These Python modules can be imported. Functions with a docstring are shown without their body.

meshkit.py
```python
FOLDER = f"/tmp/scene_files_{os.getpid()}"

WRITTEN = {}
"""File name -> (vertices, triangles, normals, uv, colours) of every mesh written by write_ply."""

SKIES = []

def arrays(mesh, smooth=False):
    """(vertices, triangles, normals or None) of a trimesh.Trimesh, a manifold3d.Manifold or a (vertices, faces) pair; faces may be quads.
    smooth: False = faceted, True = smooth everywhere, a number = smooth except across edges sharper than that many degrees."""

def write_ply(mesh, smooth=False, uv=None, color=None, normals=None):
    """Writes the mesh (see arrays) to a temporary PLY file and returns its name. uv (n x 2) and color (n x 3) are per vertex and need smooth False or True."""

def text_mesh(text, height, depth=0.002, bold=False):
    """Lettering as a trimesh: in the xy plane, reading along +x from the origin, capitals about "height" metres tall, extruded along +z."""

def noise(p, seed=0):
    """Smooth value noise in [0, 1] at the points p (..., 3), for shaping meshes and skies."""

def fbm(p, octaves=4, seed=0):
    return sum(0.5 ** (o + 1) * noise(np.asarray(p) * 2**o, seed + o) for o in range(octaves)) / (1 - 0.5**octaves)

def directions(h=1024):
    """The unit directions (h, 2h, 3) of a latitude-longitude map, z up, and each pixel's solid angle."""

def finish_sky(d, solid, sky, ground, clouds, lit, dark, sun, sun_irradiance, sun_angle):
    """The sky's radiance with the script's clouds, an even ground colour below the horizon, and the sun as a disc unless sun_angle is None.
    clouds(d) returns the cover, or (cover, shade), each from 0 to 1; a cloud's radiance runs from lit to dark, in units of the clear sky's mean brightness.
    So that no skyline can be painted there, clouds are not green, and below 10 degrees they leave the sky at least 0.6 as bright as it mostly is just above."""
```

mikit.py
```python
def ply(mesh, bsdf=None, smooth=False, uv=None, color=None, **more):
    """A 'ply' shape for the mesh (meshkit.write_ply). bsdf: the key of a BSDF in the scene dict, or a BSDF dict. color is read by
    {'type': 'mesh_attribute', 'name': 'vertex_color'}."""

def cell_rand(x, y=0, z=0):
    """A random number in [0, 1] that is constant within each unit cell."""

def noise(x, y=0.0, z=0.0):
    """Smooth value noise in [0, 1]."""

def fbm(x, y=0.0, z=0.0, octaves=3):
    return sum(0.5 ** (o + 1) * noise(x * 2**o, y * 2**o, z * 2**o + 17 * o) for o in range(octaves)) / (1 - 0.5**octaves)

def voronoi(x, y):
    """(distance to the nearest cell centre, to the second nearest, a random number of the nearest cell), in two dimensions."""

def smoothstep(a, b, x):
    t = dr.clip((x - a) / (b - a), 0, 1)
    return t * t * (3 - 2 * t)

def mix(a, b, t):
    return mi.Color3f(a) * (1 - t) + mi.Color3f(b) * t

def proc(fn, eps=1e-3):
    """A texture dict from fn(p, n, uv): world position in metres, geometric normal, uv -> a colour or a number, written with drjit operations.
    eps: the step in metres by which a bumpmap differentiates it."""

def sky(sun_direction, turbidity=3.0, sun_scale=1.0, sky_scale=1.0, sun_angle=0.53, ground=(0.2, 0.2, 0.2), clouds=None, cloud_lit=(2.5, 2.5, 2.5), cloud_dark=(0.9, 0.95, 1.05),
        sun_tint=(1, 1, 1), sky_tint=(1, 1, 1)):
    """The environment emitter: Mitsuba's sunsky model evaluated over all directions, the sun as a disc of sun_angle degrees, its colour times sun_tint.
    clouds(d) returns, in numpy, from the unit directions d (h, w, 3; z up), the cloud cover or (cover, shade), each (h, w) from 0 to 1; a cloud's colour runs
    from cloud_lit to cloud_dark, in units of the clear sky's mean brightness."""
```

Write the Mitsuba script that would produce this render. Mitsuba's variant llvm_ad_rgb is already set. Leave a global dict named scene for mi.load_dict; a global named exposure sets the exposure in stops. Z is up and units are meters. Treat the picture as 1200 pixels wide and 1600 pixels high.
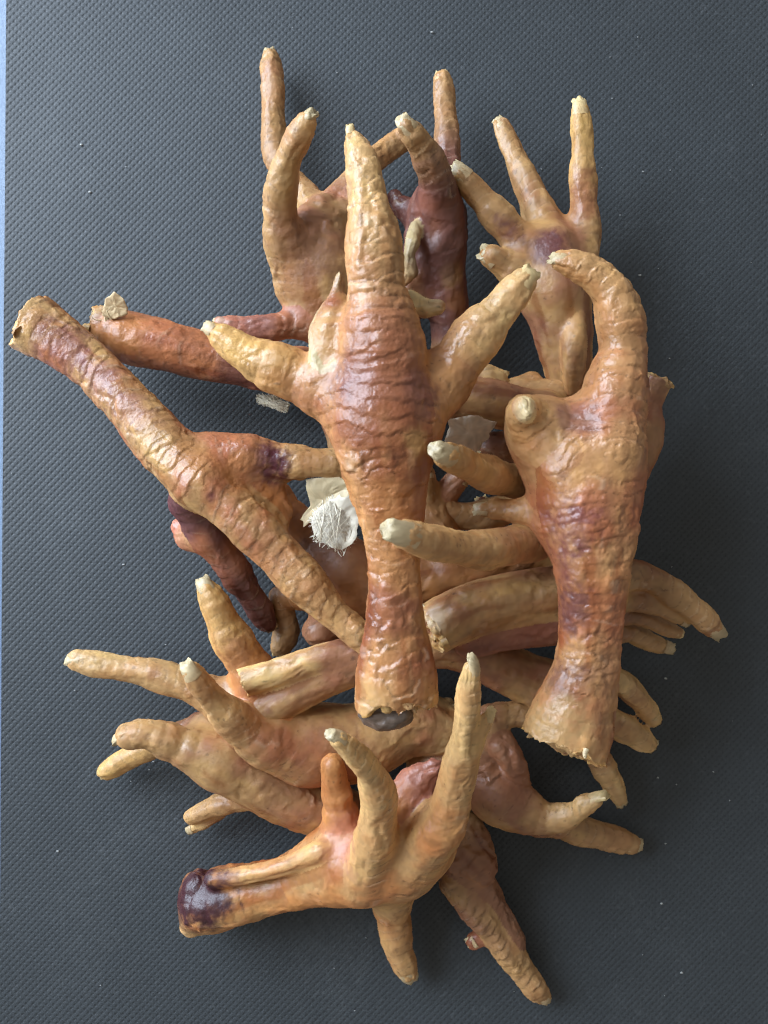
import math, random
import numpy as np, trimesh, mitsuba as mi, mikit, meshkit
import drjit as dr
from concurrent.futures import ThreadPoolExecutor
T = mi.ScalarTransform4f
scene, labels = {}, {}

# ------------------------------------------------------------------ camera, light, exposure
D, F = 0.300, 1504.0                      # camera height over the cloth (m), focal length in photo pixels
FOCUS = 0.258
scene['camera'] = {'type': 'thinlens', 'fov': math.degrees(2 * math.atan(600 / F)), 'fov_axis': 'x', 'aperture_radius': 0.0009,
                   'focus_distance': FOCUS, 'near_clip': 0.01, 'far_clip': 20.0,
                   'to_world': T().look_at(origin=[0, 0, D], target=[0, 0, 0], up=[0, 1, 0])}
exposure = 0.0
# daylight from a window at the upper left, and the dim light of the rest of the room
win_pos, win_to = np.array([-0.62, 0.36, 0.46]), np.array([0, 0, 0.02])
scene['window'] = {'type': 'rectangle', 'to_world': T().look_at(origin=win_pos.tolist(), target=win_to.tolist(), up=[0, 0, 1]) @ T().scale([0.38, 0.34, 1]),
                   'emitter': {'type': 'area', 'radiance': {'type': 'rgb', 'value': [10.4, 12.2, 14.6]}},
                   'bsdf': {'type': 'diffuse', 'reflectance': {'type': 'rgb', 'value': [0.5, 0.5, 0.5]}}}
labels['window'] = {'label': 'bright daylight window at the upper left, outside the picture', 'category': 'window', 'kind': 'structure'}
scene['room_light'] = {'type': 'constant', 'radiance': {'type': 'rgb', 'value': [0.31, 0.30, 0.28]}}


def P(px, py, z):                         # photo pixel at height z (mm) over the cloth -> metres
    k = (D - z / 1000.0) / F
    return np.array([(px - 600) * k, (800 - py) * k, z / 1000.0])


def R(r, z):
    return r * (D - z / 1000.0) / F

# ------------------------------------------------------------------ materials


def weave(p, n, uv):
    c, s = math.cos(0.03), math.sin(0.03)
    x, y = (p.x * c - p.y * s) * 1000, (p.x * s + p.y * c) * 1000
    wob = 0.22 * (mikit.noise(x * 0.35, y * 0.35, 3.0) - 0.5)
    u = (x + wob) / 1.08
    v = (y + wob) / 1.16
    a = dr.cos(2 * math.pi * (0.5 * u - 0.5 * v))       # strands rising to the right
    b = dr.cos(2 * math.pi * (0.5 * u + 0.5 * v))
    return 1 - dr.square(0.5 + 0.5 * a) * (0.22 + 0.78 * (0.5 + 0.5 * b))


def weave_height(p, n, uv):
    return weave(p, n, uv) + 0.12 * mikit.noise(p.x * 6000, p.y * 6000, 0.0)


def weave_colour(p, n, uv):
    w = weave(p, n, uv)
    f = mikit.fbm(p.x * 30, p.y * 30, 0.5, 3)
    smear = mikit.smoothstep(0.5, 0.72, mikit.fbm(p.x * 45 + 3 * f, p.y * 22, 4.5, 4)) * mikit.noise(p.x * 700, p.y * 700, 2.0)
    fine = mikit.noise(p.x * 4200, p.y * 4200, 9.0)
    dust = mikit.smoothstep(0.80, 0.93, mikit.noise(p.x * 900, p.y * 900, 5.0)) * 0.012
    return mi.Color3f(0.033, 0.0375, 0.040) * (0.70 + 0.36 * w) * (0.85 + 0.3 * f) * (0.8 + 0.4 * fine) + mi.Color3f(dust) * 0.8 + mi.Color3f(0.010, 0.010, 0.0095) * smear


scene['cloth_material'] = {'type': 'bumpmap', 'tex': mikit.proc(weave_height, 1.0e-4), 'scale': 0.00012,
                           'bsdf': {'type': 'principled', 'base_color': mikit.proc(weave_colour), 'roughness': 0.55, 'specular': 0.45}}
scene['table_material'] = {'type': 'roughplastic', 'diffuse_reflectance': {'type': 'rgb', 'value': [0.15, 0.21, 0.30]}, 'alpha': 0.2}


def skin_bump(p, n, uv):
    q = p * 1000
    return mikit.noise(q.x * 1.5, q.y * 1.5, q.z * 1.5) + 0.55 * mikit.noise(q.x * 3.1, q.y * 3.1, q.z * 3.1)


def skin_gloss(p, n, uv):
    q = p * 1000
    return 0.30 + 0.36 * mikit.fbm(q.x * 0.16, q.y * 0.16, q.z * 0.16, 3)


def wet_gloss(p, n, uv):
    q = p * 1000
    return 0.20 + 0.38 * mikit.fbm(q.x * 0.2, q.y * 0.2, q.z * 0.2, 3)


VC = {'type': 'mesh_attribute', 'name': 'vertex_color'}
scene['skin'] = {'type': 'twosided', 'bsdf': {'type': 'bumpmap', 'tex': mikit.proc(skin_bump, 1.2e-4), 'scale': 0.00007,
                 'bsdf': {'type': 'principled', 'base_color': VC, 'roughness': mikit.proc(skin_gloss), 'specular': 0.5, 'flatness': 0.35, 'clearcoat': 0.2, 'clearcoat_gloss': 0.8}}}
scene['wet_skin'] = {'type': 'twosided', 'bsdf': {'type': 'bumpmap', 'tex': mikit.proc(skin_bump, 1.2e-4), 'scale': 0.00010,
                     'bsdf': {'type': 'principled', 'base_color': VC, 'roughness': mikit.proc(wet_gloss), 'specular': 0.5, 'flatness': 0.3, 'clearcoat': 0.2, 'clearcoat_gloss': 0.82}}}
scene['horn'] = {'type': 'twosided', 'bsdf': {'type': 'principled', 'base_color': VC, 'roughness': 0.42, 'specular': 0.5}}
scene['feather_material'] = {'type': 'twosided', 'bsdf': {'type': 'principled', 'base_color': VC, 'roughness': 0.5, 'specular': 0.4}}

# ------------------------------------------------------------------ the surface
def grid_sheet(x0, x1, y0, y1, nx, ny, thick, amp):
    X, Y = np.meshgrid(np.linspace(x0, x1, nx), np.linspace(y0, y1, ny), indexing='ij')
    Z = amp * (meshkit.fbm(np.stack([X * 16, Y * 16, X * 0], -1), 3, 5) - 0.5) - amp * 0.5
    top = np.stack([X, Y, Z], -1).reshape(-1, 3)
    idx = np.arange(nx * ny).reshape(nx, ny)
    q = np.stack([idx[:-1, :-1], idx[1:, :-1], idx[1:, 1:], idx[:-1, 1:]], -1).reshape(-1, 4)
    rim = np.concatenate([idx[:, 0], idx[-1, 1:], idx[-2::-1, -1], idx[0, -2:0:-1]])
    base = top[rim].copy(); base[:, 2] = -thick
    k, m = len(rim), len(top)
    i = np.arange(k)
    side = np.stack([rim[i], m + i, m + (i + 1) % k, rim[(i + 1) % k]], -1)
    return np.vstack([top, base]), np.vstack([q, side])


rot = T().rotate([0, 0, 1], -0.40)
scene['cloth'] = mikit.ply(grid_sheet(-0.1190, 0.20, -0.24, 0.24, 160, 240, 0.0015, 0.0006), 'cloth_material', 40, to_world=rot)
labels['cloth'] = {'label': 'dark charcoal grey textured cloth spread flat under the pile of dried feet', 'category': 'cloth'}
scene['table'] = mikit.ply(trimesh.creation.box((1.4, 1.2, 0.03), T().translate([0, 0, -0.0165]).matrix.numpy() if hasattr(T().matrix, 'numpy') else np.array(T().translate([0, 0, -0.0165]).matrix)), 'table_material')
labels['table'] = {'label': 'pale bluish table top showing past the left edge of the cloth', 'category': 'table', 'kind': 'structure'}

# ------------------------------------------------------------------ skin modelling: smooth unions of tapering chains, meshed as one surface
def resample(nodes, step=0.004):
    """Catmull-Rom through nodes (x, y, z, r) -> fine nodes and arc lengths."""
    n = np.asarray(nodes, float)
    if len(n) == 2:
        n = np.vstack([n[0], n.mean(0), n[1]])
    e = np.vstack([2 * n[0] - n[1], n, 2 * n[-1] - n[-2]])
    out = []
    for i in range(1, len(e) - 2):
        p0, p1, p2, p3 = e[i - 1:i + 3]
        k = max(1, int(math.ceil(np.linalg.norm((p2 - p1)[:3]) / step)))
        t = (np.arange(k) / k)[:, None]
        out.append(0.5 * (2 * p1 + (p2 - p0) * t + (2 * p0 - 5 * p1 + 4 * p2 - p3) * t**2 + (3 * p1 - p0 - 3 * p2 + p3) * t**3))
    out.append(e[-2][None])
    out = np.vstack(out)
    out[:, 3] = np.maximum(out[:, 3], 0.0006)
    return out, np.concatenate([[0], np.cumsum(np.linalg.norm(np.diff(out[:, :3], axis=0), axis=1))])


class Chain:
    def __init__(self, name, nodes, foot_up, flat=1.0, cut=None, claw=0, tint=None, tip=None, scute=1.0, period=None, up=None, k=None, lump=0.8, wrinkle=1.0):
        n = np.array([[*P(a, b, z), R(r, z)] for a, b, z, r in nodes])
        self.name, self.flat, self.claw, self.tint, self.tip, self.scute, self.k, self.lump, self.wrinkle = name, flat, claw, tint, tip, scute, k, lump, wrinkle
        self.period = period or (0.0052 if name == 'shank' else 0.0030)
        self.up = np.asarray(foot_up if up is None else up, float); self.up /= np.linalg.norm(self.up)
        self.cut = None
        if cut is not None:
            t = n[0, :3] - n[1, :3]; t /= np.linalg.norm(t)
            nr = t + np.asarray(cut, float); nr /= np.linalg.norm(nr)
            self.cut = (n[0, :3].copy(), nr, n[0, 3])
            n = np.vstack([np.concatenate([n[0, :3] + t * n[0, 3] * 1.2, [n[0, 3]]]), n])
        self.n, self.s = resample(n)
        if name.startswith('toe') and len(self.n) > 3:      # joint pads
            u = self.s / self.s[-1]
            self.n[:, 3] *= 0.97 + 0.07 * np.cos(2 * math.pi * (u * 3.0 + 0.07 * len(name))) * np.clip(u * 3, 0, 1)
        self.m = self.n.copy()
        self.m[:, 2] *= flat

    def dist(self, p, margin=0.011, full=False):
        q = p * [1.0, 1.0, self.flat] if self.flat != 1 else p
        d = np.full(len(p), margin * 1.0)
        s = np.zeros(len(p))
        sub = np.arange(len(p))
        lo, hi = self.m[:, :3].min(0) - self.m[:, 3].max() - margin, self.m[:, :3].max(0) + self.m[:, 3].max() + margin
        sub = np.flatnonzero(((q > lo) & (q < hi)).all(1))
        qs = q[sub]; ds = d[sub]; ss = s[sub]
        for i in range(len(self.m) - 1):
            a, b = self.m[i], self.m[i + 1]
            mr = max(a[3], b[3]) + margin
            near = np.flatnonzero(((qs > np.minimum(a, b)[:3] - mr) & (qs < np.maximum(a, b)[:3] + mr)).all(1))
            if not len(near):
                continue
            w = qs[near] - a[:3]; ab = (b - a)[:3]
            t = np.clip(w @ ab / (ab @ ab), 0, 1)
            dd = np.sqrt(((w - t[:, None] * ab) ** 2).sum(1)) - (a[3] + t * (b[3] - a[3]))
            hit = dd < ds[near]
            k = near[hit]
            ds[k] = dd[hit]; ss[k] = self.s[i] + t[hit] * (self.s[i + 1] - self.s[i])
        d[sub] = ds; s[sub] = ss
        if self.cut is not None:
            c, nr, r = self.cut
            pl = (p - c) @ nr + r * 0.36 * (meshkit.noise(p / (r * 0.38), 3) - 0.5) + r * 0.12 * (meshkit.noise(p / (r * 0.13), 8) - 0.5)
            d = np.maximum(d, pl)
        return (d, s) if full else d


def smin(a, b, k):
    h = np.maximum(k - np.abs(a - b), 0) / k
    return np.minimum(a, b) - h * h * k * 0.25


def surface_nets(vol, origin, h):
    ins = vol < 0
    nx, ny, nz = vol.shape
    cnt = np.zeros((nx - 1, ny - 1, nz - 1), np.int8)
    for a, b, c in np.ndindex(2, 2, 2):
        cnt += ins[a:nx - 1 + a, b:ny - 1 + b, c:nz - 1 + c]
    cells = np.argwhere((cnt > 0) & (cnt < 8))
    index = np.full(cnt.shape, -1, np.int32)
    index[tuple(cells.T)] = np.arange(len(cells))
    acc, num = np.zeros((len(cells), 3)), np.zeros(len(cells))
    corners = list(np.ndindex(2, 2, 2))
    val = {c: vol[cells[:, 0] + c[0], cells[:, 1] + c[1], cells[:, 2] + c[2]] for c in corners}
    for c in corners:
        for ax in range(3):
            if c[ax] == 0:
                e = list(c); e[ax] = 1
                va, vb = val[c], val[tuple(e)]
                m = (va < 0) != (vb < 0)
                t = va[m] / (va[m] - vb[m])
                pt = np.tile(np.array(c, float), (m.sum(), 1)); pt[:, ax] = t
                acc[m] += pt; num[m] += 1
    v = origin + (cells + acc / num[:, None]) * h
    faces = []
    for ax in range(3):
        b, c = (ax + 1) % 3, (ax + 2) % 3
        sl0, sl1 = [slice(1, -1)] * 3, [slice(1, -1)] * 3
        sl0[ax], sl1[ax] = slice(0, -1), slice(1, None)
        i0, i1 = ins[tuple(sl0)], ins[tuple(sl1)]
        off = np.array([1, 1, 1]); off[ax] = 0
        for inside_first in (True, False):
            e = np.argwhere((i0 != i1) & (i0 == inside_first)) + off
            q = []
            for db, dc in ((0, 0), (-1, 0), (-1, -1), (0, -1)):
                k = e.copy(); k[:, b] += db; k[:, c] += dc
                q.append(index[tuple(k.T)])
            q = np.stack(q, 1)
            faces.append(q if inside_first else q[:, ::-1])
    q = np.vstack(faces)
    return v, np.vstack([q[:, [0, 1, 2]], q[:, [0, 2, 3]]])


def vertex_normals(v, f):
    n, fn = np.zeros_like(v), np.cross(v[f[:, 1]] - v[f[:, 0]], v[f[:, 2]] - v[f[:, 0]])
    for k in range(3):
        np.add.at(n, f[:, k], fn)
    return n / np.maximum(np.linalg.norm(n, axis=1, keepdims=True), 1e-300)


def field(chains, p, k0):
    d = None
    for c in chains:
        e = c.dist(p)
        d = e if d is None else smin(d, e, c.k or k0)
    return d


def mesh_chains(chains, h, k0=0.0042):
    lo = np.min([(c.n[:, :3] - c.n[:, 3:]).min(0) for c in chains], 0) - 0.003
    hi = np.max([(c.n[:, :3] + c.n[:, 3:]).max(0) for c in chains], 0) + 0.003
    B = 8
    nb = np.ceil((hi - lo) / (h * B)).astype(int)
    centre = lo + (np.stack(np.meshgrid(*[np.arange(m) for m in nb], indexing='ij'), -1).reshape(-1, 3) + 0.5) * B * h
    dc = field(chains, centre, k0)
    near = np.abs(dc) < 0.87 * B * h * 1.25 + 0.0004
    vol = np.repeat(np.repeat(np.repeat(dc.reshape(nb), B, 0), B, 1), B, 2)
    blocks = np.argwhere(near.reshape(nb))
    fine = (blocks[:, None, :] * B + np.stack(np.meshgrid(*[np.arange(B)] * 3, indexing='ij'), -1).reshape(1, -1, 3)).reshape(-1, 3)
    vol[tuple(fine.T)] = field(chains, lo + fine * h, k0)
    return surface_nets(vol, lo, h)


# linear base colours
TAN, PALE, ORANGE = np.array([0.455, 0.257, 0.108]), np.array([0.57, 0.362, 0.160]), np.array([0.42, 0.175, 0.060])
RED, BROWN, DARK = np.array([0.29, 0.105, 0.048]), np.array([0.21, 0.092, 0.048]), np.array([0.095, 0.032, 0.024])
PURPLE, PINK, CREAM = np.array([0.095, 0.022, 0.030]), np.array([0.40, 0.15, 0.10]), np.array([0.74, 0.58, 0.33])
WHITE, YELLOW, PLUM = np.array([0.78, 0.70, 0.55]), np.array([0.55, 0.325, 0.115]), np.array([0.15, 0.055, 0.050])


def sstep(a, b, x):
    t = np.clip((x - a) / (b - a), 0, 1)
    return t * t * (3 - 2 * t)


def lerp(a, b, t):
    return a + (b - a) * t[:, None]


def dress(v, f, chains, up, base, dark, tip, spots, seed, amount=1.0, folds=()):
    """Relief along the normals (scales, wrinkles, lumps) and the skin's own colour; returns vertices, colours, chain index, cut mask."""
    n = vertex_normals(v, f)
    D1, S1 = zip(*[c.dist(v, full=True) for c in chains])
    D1, S1 = np.array(D1), np.array(S1)
    who = D1.argmin(0)
    two = np.sort(D1, 0)
    gap = (two[1] - two[0]) if len(chains) > 1 else np.full(len(v), 1.0)
    fade = sstep(0.0, 0.0035, gap)
    s, u, ang, wrinkle, scale, per, lump = (np.zeros(len(v)) for _ in range(7))
    col = np.zeros((len(v), 3)); cutm = np.zeros(len(v)); upc = np.zeros(len(v))
    mm = v * 1000
    big = meshkit.fbm(mm / 13, 3, seed)
    mid = meshkit.fbm(mm / 4.5, 3, seed + 7)
    fine = meshkit.fbm(mm / 1.1, 2, seed + 13)
    for i, c in enumerate(chains):
        m = who == i
        if not m.any():
            continue
        s[m] = S1[i][m]; u[m] = S1[i][m] / c.s[-1]
        k = np.clip(np.searchsorted(c.s, s[m]) - 1, 0, len(c.n) - 2)
        tan = (c.n[k + 1] - c.n[k])[:, :3]; tan /= np.linalg.norm(tan, axis=1, keepdims=True)
        w = (s[m] - c.s[k]) / (c.s[k + 1] - c.s[k])
        ax = c.n[k, :3] + w[:, None] * (c.n[k + 1] - c.n[k])[:, :3]
        rad = v[m] - ax; rad -= (rad * tan).sum(1)[:, None] * tan; rad /= np.maximum(np.linalg.norm(rad, axis=1, keepdims=True), 1e-9)
        dors = c.up - tan * (tan @ c.up)[:, None]; dors /= np.maximum(np.linalg.norm(dors, axis=1, keepdims=True), 1e-6)
        ang[m] = np.arctan2((np.cross(dors, rad) * tan).sum(1), (dors * rad).sum(1))
        scale[m] = c.scute; per[m] = c.period; lump[m] = c.lump; wrinkle[m] = c.wrinkle
        b = base if c.tint is None else c.tint
        tp = tip if c.tip is None else c.tip
        cc = lerp(np.tile(b, (m.sum(), 1)), np.tile(dark, (m.sum(), 1)), sstep(0.38, 0.72, big[m] + 0.35 * (mid[m] - 0.5)))
        if c.name.startswith('toe'):
            cc = lerp(cc, np.tile(tp, (m.sum(), 1)), 0.85 * sstep(0.25, 0.85, u[m] + 0.5 * (big[m] - 0.5)))
        col[m] = cc
        if c.cut is not None:
            p0, nr, r = c.cut
            face = sstep(0.55, 0.8, n[m] @ nr) * ((v[m] - p0) @ nr > -r * 0.45)
            cutm[m] = face
            rr = np.linalg.norm(v[m] - ax, axis=1) / r
            rim = lerp(np.tile(CREAM, (m.sum(), 1)), np.tile(YELLOW, (m.sum(), 1)), sstep(0.3, 0.7, mid[m]))
            core = lerp(np.tile(BROWN * 1.5, (m.sum(), 1)), np.tile(PALE * 0.8, (m.sum(), 1)), sstep(0.35, 0.65, fine[m]))
            cf = lerp(core, rim, sstep(0.45, 0.75, rr + 0.3 * (mid[m] - 0.5)))
            col[m] = lerp(col[m], cf, face)
            near = sstep(-r * 1.3, -r * 0.1, (v[m] - p0) @ nr)
            col[m] = lerp(col[m], np.tile(PALE, (m.sum(), 1)), 0.55 * near * (1 - face))
    hue = meshkit.fbm(mm / 6.5 + 31, 3, seed + 70)
    col = lerp(col, col * [0.92, 0.79, 0.70], 0.7 * sstep(0.52, 0.70, hue))
    col = lerp(col, col * [1.12, 1.16, 1.10], 0.8 * (1 - sstep(0.32, 0.48, hue)))
    streaky = np.array([1.0 if c.name in ('shank', 'tendon') else 0.35 for c in chains])[who]
    stk = meshkit.fbm(np.stack([s / 0.022, ang * 2.4 + 0.6 * (mid - 0.5), who * 4.1], -1), 3, seed + 90) - 0.5
    col = lerp(col, col * [0.76, 0.60, 0.50], streaky * sstep(0.02, 0.22, stk)); col = lerp(col, col * [1.15, 1.18, 1.12], streaky * sstep(0.02, 0.22, -stk))
    # scales across the upper side: a slow rise and a sharp step, wobbling; creases, wrinkles, tendons and pebbled skin
    wa = (meshkit.noise(mm / 3.1, seed + 50) - 0.5) + 0.5 * (meshkit.noise(mm / 1.4, seed + 51) - 0.5)
    wb = (meshkit.noise(mm / 3.7, seed + 52) - 0.5) + 0.5 * (meshkit.noise(mm / 1.7, seed + 53) - 0.5)
    sw, aw = s + 0.0024 * wa, ang + 0.9 * wb
    wob = 0.55 * (meshkit.fbm(np.stack([sw / 0.006, aw * 1.3, who * 3.7], -1), 2, seed + 3) - 0.5) + 0.30 * np.cos(2 * ang + who)
    ph = s / np.maximum(per, 1e-6) + wob
    fr = ph - np.floor(ph)
    saw = fr ** 0.8 * (1 - sstep(0.88, 1.0, fr))
    edge = sstep(0.80, 0.90, fr) * (1 - sstep(0.92, 0.98, fr))
    upper = sstep(-0.15, 0.45, np.cos(ang))
    live = 0.4 + 0.6 * sstep(0.25, 0.6, meshkit.fbm(np.stack([sw / 0.010, aw * 0.9, who * 1.9], -1), 2, seed + 21))
    wr = meshkit.fbm(np.stack([sw / 0.0013, aw * 1.3, who * 2.3], -1), 2, seed + 5) - 0.5         # transverse wrinkles
    cr = 1 - np.abs(2 * meshkit.noise(np.stack([sw / 0.0042, aw * 0.42, who * 5.3], -1), seed + 60) - 1)
    cr2 = 1 - np.abs(2 * meshkit.noise(np.stack([sw / 0.0023, aw * 0.6, who * 7.3], -1), seed + 61) - 1)
    crease = (sstep(0.84, 1.0, cr) + 0.5 * sstep(0.84, 1.0, cr2)) * live
    lg = meshkit.fbm(np.stack([sw / 0.014, aw * 1.7, who * 2.9], -1), 2, seed + 9) - 0.5           # lengthwise tendons
    peb = meshkit.noise(mm / 0.95, seed + 31) - 0.5
    smooth = 1 - cutm
    foldh, foldc = np.zeros(len(v)), np.zeros(len(v))
    for (px, py, z, r, dx, dy, space, amp, bow) in folds:
        c0, rr = P(px, py, z), R(r, z)
        ax = np.array([dx, -dy, 0.0]); ax /= np.linalg.norm(ax); side = np.array([ax[1], -ax[0], 0])
        w = v - c0
        q = (w @ ax) * 1000 / space + bow * ((w @ side) / rr) ** 2 + 1.5 * (meshkit.noise(mm / 9.0, seed + 81) - 0.5) + 0.55 * wa
        g = q - np.floor(q)
        shape = g ** 0.7 * (1 - sstep(0.80, 1.0, g))
        m = 1 - sstep(0.70, 1.05, np.linalg.norm(w, axis=1) / rr + 0.3 * (hue - 0.5))
        part = sstep(0.28, 0.55, meshkit.noise(np.stack([np.floor(q) * 3.7, (w @ side) * 1000 / 7.0, w[:, 2] * 0], -1), seed + 83))
        foldh += amp * 0.001 * (shape - 0.35) * m * part * smooth * sstep(-0.1, 0.5, n[:, 2])
        foldc += sstep(0.93, 1.0, g) * m * part * smooth
    am = amount * wrinkle
    h = (am * (0.00042 * (saw - 0.3) * upper * live * scale * fade * smooth
               + 0.00022 * wr * (0.35 + 0.65 * live) * fade * smooth
               - 0.00022 * crease * fade * smooth * (0.25 + 0.75 * upper))
         + foldh
         + 0.00150 * lg * fade * smooth * lump
         + 0.00026 * peb * (1 - 0.4 * upper) * (0.4 + 0.6 * amount)
         + 0.00055 * (mid - 0.5) * lump + 0.0013 * (big - 0.5) * lump - 0.00028
         + 0.0022 * (mid - 0.5) * cutm + 0.0016 * (fine - 0.5) * cutm)
    v2 = v + n * h[:, None]
    # colour: dry pale scale edges, darker grooves, freckles and stains
    groove = (1 - sstep(0.0, 0.16, fr)) * upper * live * scale * fade * smooth
    col = col * (1 - 0.30 * groove)[:, None]
    col = lerp(col, np.tile(WHITE, (len(v), 1)), 0.16 * edge * upper * live * scale * fade * smooth * sstep(0.40, 0.65, mid))
    col = col * (1 + 0.22 * (fine - 0.5) + 0.35 * (mid - 0.5) + 0.25 * wr * fade - 0.14 * np.clip(crease, 0, 1.2) * fade * smooth)[:, None]
    col = col * (1 - 0.34 * np.clip(foldc, 0, 1))[:, None]
    fre = sstep(0.80, 0.90, meshkit.noise(mm / 0.8, seed + 40)) * sstep(0.5, 0.7, meshkit.noise(mm / 6, seed + 41))
    col = col * (1 - 0.45 * fre)[:, None]
    for (px, py, z, r, c, st) in spots:
        c0, rr = P(px, py, z), R(r, z)
        dd = np.linalg.norm(v - c0, axis=1) / rr + 1.0 * (mid - 0.5) + 0.5 * (fine - 0.5) + 0.5 * wr * fade - 0.12 * crease
        col = lerp(col, np.tile(c, (len(v), 1)) * (1 + 0.5 * (fine - 0.5))[:, None], st * (1 - sstep(0.35, 1.25, dd)))
    return v2, np.clip(col * [0.96, 0.915, 0.835], 0.004, 0.9), who, cutm > 0.5


def entry(key, v, f, n, col, bsdf):
    use = np.unique(f)
    back = np.full(len(v), -1); back[use] = np.arange(len(use))
    path = meshkit.write_ply((v[use], back[f]), False, None, col[use], normals=n[use])
    scene[key] = {'type': 'ply', 'filename': path, 'face_normals': False, 'bsdf': {'type': 'ref', 'id': bsdf}}


def claw_mesh(c, seed, tone):
    """A blunt, slightly curved nail on the end of a toe."""
    rng = np.random.default_rng(seed)
    e, r = c.n[-1, :3], max(c.n[-1, 3], 0.0018)
    t = e - c.n[-3, :3]; t /= np.linalg.norm(t)
    up = c.up - t * (t @ c.up); up /= np.linalg.norm(up) + 1e-9
    side = np.cross(t, up)
    L = c.claw * 0.0013 + 0.0003
    rings, m, vs, cs = 9, 14, [], []
    for i in range(rings):
        a = i / (rings - 1)
        ctr = e + t * (-0.3 * r + (r * 1.0 + L) * a) + up * (0.30 * r - 0.9 * r * a * a * 0.6)
        rad = r * (0.86 - 0.20 * a) * (1.0 if i < rings - 1 else 0.8)
        for j in range(m):
            th = 2 * math.pi * j / m
            jag = 1 + (0.10 if i < rings - 2 else 0.35) * (rng.random() - 0.5)
            vs.append(ctr + rad * jag * (math.cos(th) * side + 0.72 * math.sin(th) * up) + t * (rng.random() - 0.5) * r * (0.35 if i >= rings - 2 else 0.04))
            cs.append((tone * (0.45 + 0.55 * a) + TAN * 0.9 * (1 - a) * 0.55) * (0.95 + 0.2 * (rng.random() - 0.5)))
    vs.append(ctr - t * r * 0.15); cs.append(tone * 0.8)
    fs = []
    for i in range(rings - 1):
        for j in range(m):
            a, b = i * m + j, i * m + (j + 1) % m
            fs += [[a, b, b + m], [a, b + m, a + m]]
    for j in range(m):
        fs.append([(rings - 1) * m + j, (rings - 1) * m + (j + 1) % m, len(vs) - 1])
    v, f = np.array(vs), np.array(fs)
    if np.cross(side, up) @ t < 0:
        f = f[:, ::-1]
    return v, f, np.clip(np.array(cs), 0, 0.9)


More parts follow.
